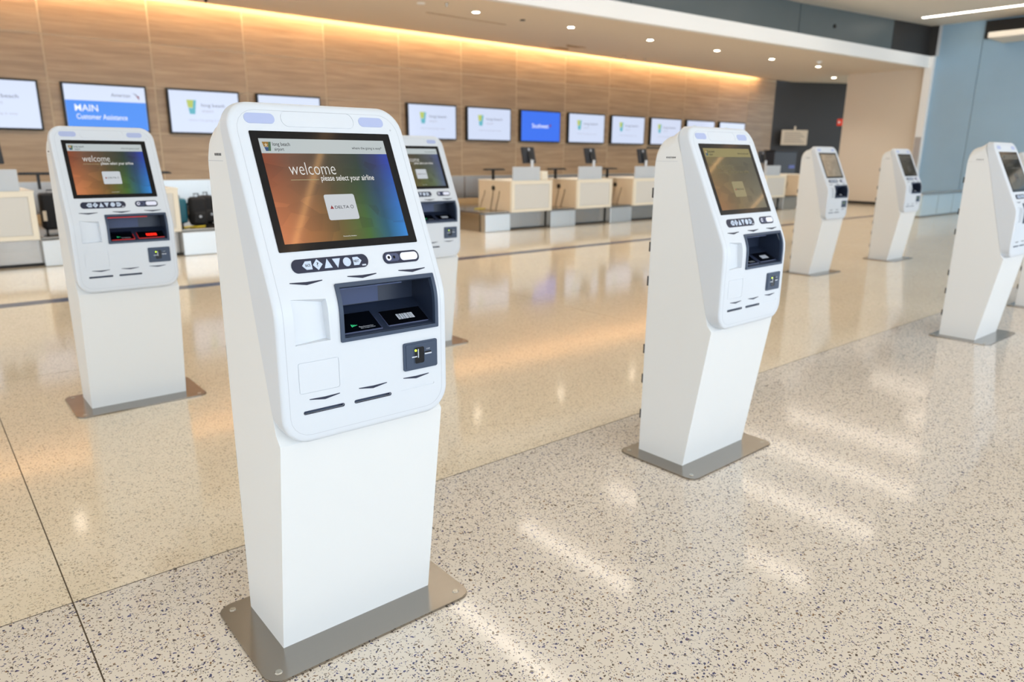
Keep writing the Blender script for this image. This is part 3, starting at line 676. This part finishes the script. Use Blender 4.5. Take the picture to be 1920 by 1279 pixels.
def make_shell_mesh():
    bm = build_shell(); me = bpy.data.meshes.new('front_panel'); bm.to_mesh(me); bm.free()
    o = bpy.data.objects.new('tmp', me); C.objects.link(o)
    cav = box(CX0+.004, CX1-.004, -.5, -.256, CZ0+.004, CZ1-.004)
    rec = bmesh.new()   # shallow wedge recess on the left
    q = [(-.194,1.014),(-.098,1.014),(-.098,.888),(-.194,.888)]
    loft(rec, [P(-.194,.888,.03),P(-.098,.888,.03),P(-.098,1.0,.03),P(-.194,1.0,.03)], [Vector((-.194,-.362,.892)),Vector((-.108,-.352,.896)),Vector((-.112,-.346,.985)),Vector((-.194,-.356,1.0))])
    cuts = [cav, rec]
    for x0, x1 in ((-.184,-.078),(-.048,.057)):
        cuts.append(box(x0, x1, -.40, -.357, .7175, .7245))
    cuts.append(patch(rrect(.086,.193,.722,.729,.003), -.0012, .01))
    cuts.append(ring_rr(-.192,-.086,.770,.848,.006,.0013,-.0015,.006,.03))
    cuts.append(ring_rr(-.105,.093,1.395,1.434,.018,.0012,-.0012,.006,.03))
    m = o.modifiers.new('b', 'BOOLEAN'); m.operation = 'DIFFERENCE'; m.solver = 'EXACT'
    for c in cuts:
        cm = bpy.data.meshes.new('c'); bmesh.ops.recalc_face_normals(c, faces=c.faces); c.to_mesh(cm); c.free()
        co = bpy.data.objects.new('c', cm); C.objects.link(co); m.object = co
        bpy.context.view_layer.update()
        new = bpy.data.meshes.new_from_object(o.evaluated_get(bpy.context.evaluated_depsgraph_get()))
        o.data = new; bpy.data.objects.remove(co)
    me = o.data; bpy.data.objects.remove(o)
    me.name = 'front_panel'
    return me
def build_body():
    W = .2372; bm = bmesh.new(); rings = []
    ys = [0,-.003,-.010,-.022,-.038,-.055,-.08,-.10,-.13,-.17,-.21,-.2449,-.245,-.27,-.30,-.315,-.336]
    for y in ys:
        B = .008 if y >= -.245 else .008+(-.245-y)/.091*.622
        if y > -.055: q = -y; r_ = .055; H = 1.362+math.sqrt(max(0, r_*r_-(r_-q)**2))+.0
        elif y >= -.10: H = 1.417+(-.055-y)/.045*.03
        else: H = Z1-.79*(-.10-y)/.215-.004
        H = max(H, B+.004)
        r = .06 if y >= -.10 else .002
        pts = [(-W,B),(W,B)]
        for k in range(6): a = math.radians(90*k/5); pts.append((W-r+r*math.cos(a), H-r+r*math.sin(a)))
        for k in range(6): a = math.radians(90+90*k/5); pts.append((-W+r+r*math.cos(a), H-r+r*math.sin(a)))
        ins = .0
        rings.append([bm.verts.new((x, y, max(z, B+.0001*(i>1)))) for i, (x, z) in enumerate(pts)])
    n = len(rings[0])
    for A, B_ in zip(rings, rings[1:]):
        for i in range(n): bm.faces.new((A[i],A[(i+1)%n],B_[(i+1)%n],B_[i]))
    bm.faces.new(rings[0]); bm.faces.new(list(reversed(rings[-1])))
    return bm
def make_kiosk():
    t = empty('check_in_kiosk')
    # base plate
    bm = bmesh.new(); pts = []
    for cx, cy, a0 in ((.322-.04,-.364+.04,-90),(.322-.04,.053-.04,0),(-.322+.04,.053-.04,90),(-.322+.04,-.364+.04,180)):
        for k in range(7): a = math.radians(a0+90*k/6); pts.append((cx+.04*math.cos(a), cy+.04*math.sin(a)))
    loft(bm, [(x,y,.0) for x, y in pts], [(x,y,.008) for x, y in pts])
    bmesh.ops.bevel(bm, geom=[e for e in bm.edges if all(v.co.z > .007 for v in e.verts)], offset=.002, segments=2, affect='EDGES')
    pl = obj('base_plate', bm, M['steel'], t, smooth=30)
    for sx in (-.285,.285):
        for sy in (-.327,.018):
            bm = bmesh.new(); cyl(bm, (sx,sy,.008), (sx,sy,.0105), .0105, 16, .0085); cyl(bm, (sx,sy,.0105), (sx,sy,.0109), .0045, 6); s = obj('screw', bm, M['screwm'], pl)
            bm = bmesh.new()
    body = obj('body', build_body(), M['white'], t, smooth=30)
    for z in (1.16,.93,.78,.47,.33,.16):
        obj('hinge', box(-.2345,-.216,.0005,.011,z,z+.042,.001,1), M['black'], t)
    bm = bmesh.new()
    for k in range(5): add_box(bm, -.2378, -.2371, -.062-.010*k, -.056-.010*k, 1.325, 1.331)
    obj('vent_slots', bm, M['rubber'], body)
    obj('seam_line', box(-.2375,-.2371,-.112,-.0,1.312,1.3133), M['groove'], body)
    sh = obj('front_panel', make_shell_mesh(), M['panel'], t, smooth=28)
    # border groove line of the front panel
    obj('border_line', ring_rr(-.219,.219,.662,1.434,.052,.0010,-.0003,.0003,.012), M['groove'], sh)
    # camera windows in the head
    for x0, x1 in ((-.196,-.121),(.108,.181)):
        obj('frosted_window', patch(rrect(x0,x1,1.4015,1.4255,.0115), -.001,.0012), M['lens'], t)
    bm = patch(rrect(.196,.201,1.392,1.397,.0024), 0,.0006); obj('pinhole', bm, M['groove'], t)
    # screen
    bz = obj('screen_bezel', patch(rrect(-.193,.188,1.105,1.3835,.003), -.002,.0016), M['bezel'], t)
    ds = obj('display', patch(rrect(-.1745,.1655,1.1225,1.3655,.0005,1), .0016,.0019), D_VIVID, t)
    fn = lambda x, z: P(x, z, .0024)
    obj('header_bar', patch([(-.1745,1.3310),(.1655,1.3310),(.1655,1.3655),(-.1745,1.3655)], .0019,.0021), M['hbar'], ds)
    emblem(fn, -.168,-.146,1.336,1.3575,[M['e_org'],M['e_grn'],M['e_blu'],M['e_star']], ds)
    text('lettering','long beach',fn,-.143,-.099,1.3455,1.357,M['print_dark'],ds); text('lettering','airport',fn,-.141,-.117,1.3345,1.344,M['print_dark'],ds)
    text('lettering','where the going is easy*',fn,.067,.155,1.3405,1.349,M['print_dark'],ds)
    text('lettering','welcome',fn,-.117,.005,1.280,1.3095,M['txtw'],ds); text('lettering','please select your airline',fn,-.040,.1085,1.2605,1.2785,M['txtw'],ds)
    obj('rule_line', patch([(-.119,1.2675),(-.046,1.2675),(-.046,1.2686),(-.119,1.2686)], .0021,.0024), M['line'], ds)
    obj('airline_card', patch(rrect(-.0455,.0375,1.171,1.232,.005), .0019,.0022), M['card'], ds)
    fn2 = lambda x, z: P(x, z, .0026)
    text('lettering','DELTA',fn2,-.023,.016,1.1975,1.2045,M['print_dark'],ds)
    bm = bmesh.new(); bm.faces.new([bm.verts.new(fn2(*p)) for p in ((-.036,1.1975),(-.026,1.1975),(-.031,1.206))]); obj('triangle_mark', bm, M['e_red'], ds, recalc=False)
    obj('round_mark', ring_rr(.020,.0285,1.197,1.2055,.0042,.0010,.0022,.0026), M['print_dark'], ds)
    text('lettering','Powered by Amadeus',fn,-.020,.016,1.1295,1.133,M['txtw'],ds)
    # navigation keypad
    kp = obj('keypad', patch(rrect(-.172,.030,1.056,1.087,.0152,8), -.001,.0016), M['navy'], t)
    zc = 1.0715
    shapes = [[(-.146,zc),(-.137,zc-.0095),(-.122,zc-.0095),(-.122,zc+.0095),(-.137,zc+.0095)],
              [(-.107,zc-.0125),(-.094,zc),(-.107,zc+.0125),(-.120+.001,zc)],
              [(-.091,zc-.010),(-.070,zc-.010),(-.0805,zc+.0115)], [(-.056,zc-.0115),(-.0455,zc+.010),(-.0665,zc+.010)],
              [(-.029+.0105*math.cos(a*math.pi/8), zc+.0105*math.sin(a*math.pi/8)) for a in range(16)],
              [(-.012,zc-.0095),(.002,zc-.0095),(.011,zc),(.002,zc+.0095),(-.012,zc+.0095)]]
    for s in shapes: obj('button', patch(s, .0012,.0032), M['btn'], kp)
    fn3 = lambda x, z: P(x, z, .0035)
    text('lettering','BACK',fn3,-.1385,-.125,zc-.003,zc+.003,M['print_dark'],kp); text('lettering','?',fn3,-.1095,-.1045,zc-.004,zc+.005,M['print_dark'],kp); text('lettering','NEXT',fn3,-.0105,.004,zc-.003,zc+.003,M['print_dark'],kp)
    obj('plate_mark', patch([(.0105,1.0595),(.0215,1.0595),(.0215,1.063),(.0105,1.063)], .0016,.0019), M['silver'], kp)
    # camera and lamp pod
    pod = obj('camera_pod', patch(rrect(.074,.181,1.0575,1.086,.0138,8), -.001,.0018), M['navy'], t)
    obj('lens_pad', patch(rrect(.079,.121,1.0625,1.0815,.009,6), .0018,.003), M['pad'], pod)
    obj('lamp_pad', patch(rrect(.124,.176,1.0625,1.0815,.009,6), .0018,.003), M['lamp'], pod)
    obj('camera_ring', ring_rr(.0815,.0965,1.0645,1.0795,.0074,.004,.003,.0042), M['lamp'], pod)
    for k in (0,1): obj('lens', patch(rrect(.0855+.017*k,.0925+.015*k,1.0685,1.0755,.003), .003,.0046), M['bezel'], pod)
    # arrow marks
    for x0, x1, zz in ((-.186,-.104,1.0355),(-.037,.044,1.0375),(.109,.190,1.0385),(-.168,-.088,.7525),(-.035,.046,.7535),(.096,.176,.7545)):
        xm = (x0+x1)/2; obj('arrow_mark', patch([(x0,zz),(xm,zz-.0065),(x1,zz),(x1,zz+.0018),(xm,zz+.0005),(x0,zz+.0018)], -.0005,.0008), M['navy'], t)
    # document scanner
    bm = ring_rr(CX0-.004,CX1+.004,CZ0-.004,CZ1+.003,.003,.010,-.008,.0045,.01)
    hs = obj('scanner_housing', bm, M['housing'], t, smooth=30)
    bm = bmesh.new(); a, b, c, d = CX0+.005, CX1-.005, CZ0+.005, CZ1-.005; yb = -.2575
    vs = {}
    def qd(*pts): bm.faces.new([bm.verts.new(p) for p in pts])
    qd((a,YF(c)+.006,c),(a,yb,c),(a,yb,d),(a,YF(d)+.012,d),(a,YF(.97)+.006,.97)); qd((b,YF(c)+.006,c),(b,yb,c),(b,yb,d),(b,YF(d)+.012,d),(b,YF(.97)+.006,.97))
    qd((a,YF(d)+.012,d),(b,YF(d)+.012,d),(b,yb,d),(a,yb,d)); qd((a,yb,c),(b,yb,c),(b,yb,d),(a,yb,d))
    obj('cavity_lining', bm, M['cavity'], hs)
    def dk_z(y): return .893+(y+.364)/.105*.054
    def deck(x, y, o=0): return Vector((x, y, dk_z(y)+o))
    def dplate(x0,x1,y0,y1,o0,o1):
        bm = bmesh.new(); q = [(x0,y0),(x1,y0),(x1,y1),(x0,y1)]; loft(bm, [deck(x,y,o0) for x, y in q], [deck(x,y,o1) for x, y in q]); return bm
    obj('scanner_deck', dplate(a,b,-.3635,yb,-.010,0), M['cavity'], hs)
    obj('back_plate', box(a+.002,.09,yb-.003,yb,.950,1.004), M['cavback'], hs)
    obj('reader_glass', dplate(a+.006,.045,-.355,-.29,0,.0015), M['glass'], hs)
    obj('barcode_plate', dplate(.068,b-.008,-.352,-.300,0,.002), M['bezel'], hs)
    obj('upper_bar', box(a+.004,.12,-.335,-.318,d-.010,d-.003), M['cavback'], hs)
    x = .108; bm = bmesh.new()
    for w_, gp in ((.004,.0015),(.002,.002),(.005,.0015),(.0015,.001),(.003,.002),(.006,.001),(.002,.002),(.004,.0012),(.0025,.001),(.006,0)):
        q = [(x,-.337),(x+w_,-.337),(x+w_,-.318),(x,-.318)]; loft(bm, [deck(p[0],p[1],.0018) for p in q], [deck(p[0],p[1],.0026) for p in q]); x += w_+gp
    obj('barcode_bars', bm, M['silver'], hs)
    bm = bmesh.new()
    for q in ((.046,.0475,-.356,-.315),(a+.01,.046,-.3565,-.355),(.068,b-.01,-.3535,-.352),(.066,.0675,-.352,-.305)):
        pp = [(q[0],q[2]),(q[1],q[2]),(q[1],q[3]),(q[0],q[3])]; loft(bm, [deck(p[0],p[1],.0) for p in pp], [deck(p[0],p[1],.0022) for p in pp])
    obj('guide_lines', bm, M['pad'], hs)
    for k in range(4):
        obj('green_bar', dplate(-.030+.0045*k,-.0275+.0045*k,-.338+.0012*k,-.330-.0012*k,.0015,.0022), M['green'], hs)
    text('lettering','Place document face',lambda x, y: deck(x, y, .0022),-.012,.028,-.3435,-.3395,M['silver'],hs); text('lettering','down on glass scanner',lambda x, y: deck(x, y, .0022),-.010,.032,-.349,-.345,M['silver'],hs)
    for x in (-.048,.052,.150):
        bm = bmesh.new(); cyl(bm, (x,-.338,d-.001), (x,-.338,d-.005), .0042, 12); obj('light_dot', bm, M['ledw'], hs)
    # inset in the recess, slots
    for x0, x1 in ((-.184,-.078),(-.048,.057)):
        sl = obj('ticket_slot', ring_rr(x0-.001,x1+.001,.7165,.7255,.004,.0014,-.0005,.0012), M['navy'], t)
        obj('slot_mouth', box(x0+.0005,x1-.0005,-.362,-.3575,.718,.724), M['navy'], sl); obj('slot_roller', box(x0+.004,x1-.014,-.3645,-.362,.7183,.7215), M['housing'], sl)
    # chip card reader
    cr = obj('card_reader', patch(rrect(.097,.2025,.774,.850,.005), -.001,.004), M['housing'], t)
    obj('reader_face', patch(rrect(.104,.199,.779,.845,.003), .004,.0052), M['housing'], cr)
    obj('card_throat', patch(rrect(.129,.160,.790,.836,.006), .0050,.0056), M['bezel'], cr)
    obj('throat_edge', ring_rr(.128,.161,.789,.837,.007,.0016,.0052,.0066), M['housing'], cr)
    obj('card_slit', patch(rrect(.121,.137,.8085,.8115,.001), .0056,.0066), M['silver'], cr); obj('card_slit', patch(rrect(.161,.183,.812,.8155,.001), .0052,.0064), M['silver'], cr)
    obj('slit_shadow', patch(rrect(.161,.182,.8158,.820,.001), .0052,.0058), M['bezel'], cr)
    obj('contact_bar', patch([(.140,.806),(.1425,.806),(.1425,.830),(.140,.830)], .0056,.0062), M['silver'], cr)
    obj('status_light', patch(rrect(.130,.136,.824,.830,.0028), .0056,.007), M['lime'], cr)
    text('lettering','CHIP',lambda x, z: P(x, z, .0056),.167,.178,.8245,.8285,M['silver'],cr)
    for o_ in (body, sh):
        w_ = o_.modifiers.new('normals', 'WEIGHTED_NORMAL'); w_.keep_sharp = True; w_.weight = 80
    return t
def swap(o, frm, to):
    for s in o.material_slots:
        if s.material == frm: s.link = 'OBJECT'; s.material = to
    for c in o.children: swap(c, frm, to)
def relabel(t, mp):
    for k, v in mp: swap(t, k, v)
K0 = make_kiosk()
ks = [(.85,1.938,-.0025,'nearest white check-in kiosk with bright orange to blue welcome screen','v'),
 (.834,4.407,-.0024,'white kiosk at the left with a red glow in its scanner','r'),
 (2.691,1.988,.0137,'white foreground kiosk at right centre with an olive screen','o'),
 (2.70,4.42,0,'white kiosk half hidden behind the right side of the nearest kiosk','g'),
 (8.233,4.345,-.018,'far white kiosk whose beige screen has a bright diagonal streak, left of its twin','b'),
 (10.209,4.30,-.012,'farthest fully visible white kiosk, in front of the beige end wall','d'),
 (6.265,1.984,-.0043,'white kiosk cut by the right edge, showing its long side and black hinges','d'),
 (8.095,1.99,0,'white kiosk right of the one cut by the right edge, only a sliver in view','d'),
 (15.6,4.35,0,'small far kiosk peeking past the head of the kiosk at the right edge','d')]
for i, (u, v, a, lb, kd) in enumerate(ks):
    k = K0 if i == 0 else copy_tree(K0)
    k.location = (u, v, 0); k.rotation_euler = (0,0,a)
    tag(k, lb, 'kiosk', 'self-service kiosks in two rows')
    if i == 0: continue
    if kd == 'o': relabel(k, [(D_VIVID,D_OLIVE_OBLIQUE),(M['hbar'],M['hbar_o']),(M['card'],M['card_o']),(M['txtw'],M['txt_o']),(M['line'],M['txt_o'])])
    elif kd == 'g': relabel(k, [(D_VIVID,D_GREEN)])
    elif kd == 'b': relabel(k, [(D_VIVID,D_BEIGE_GLARE),(M['hbar'],D_BEIGE_GLARE),(M['card'],D_BEIGE_GLARE),(M['txtw'],D_BEIGE_GLARE),(M['line'],D_BEIGE_GLARE),(M['print_dark'],D_BEIGE_GLARE)])  # prints take the reflected beige too, washed out by colour
    elif kd == 'd': relabel(k, [(D_VIVID,D_DIM_OBLIQUE),(M['hbar'],M['hbar_d']),(M['card'],M['hbar_d']),(M['txtw'],M['hbar_d']),(M['line'],M['hbar_d'])])
    elif kd == 'r':
        hs = [c for c in k.children if c.name.startswith('scanner_housing')][0]
        for c in hs.children:
            if c.name.startswith(('upper_bar','guide_lines')): swap(c, c.material_slots[0].material, M['redd']); c['label'] = 'glowing red'
            if c.name.startswith(('barcode_bars',)): swap(c, M['silver'], M['redl']); c['label'] = 'lit red'
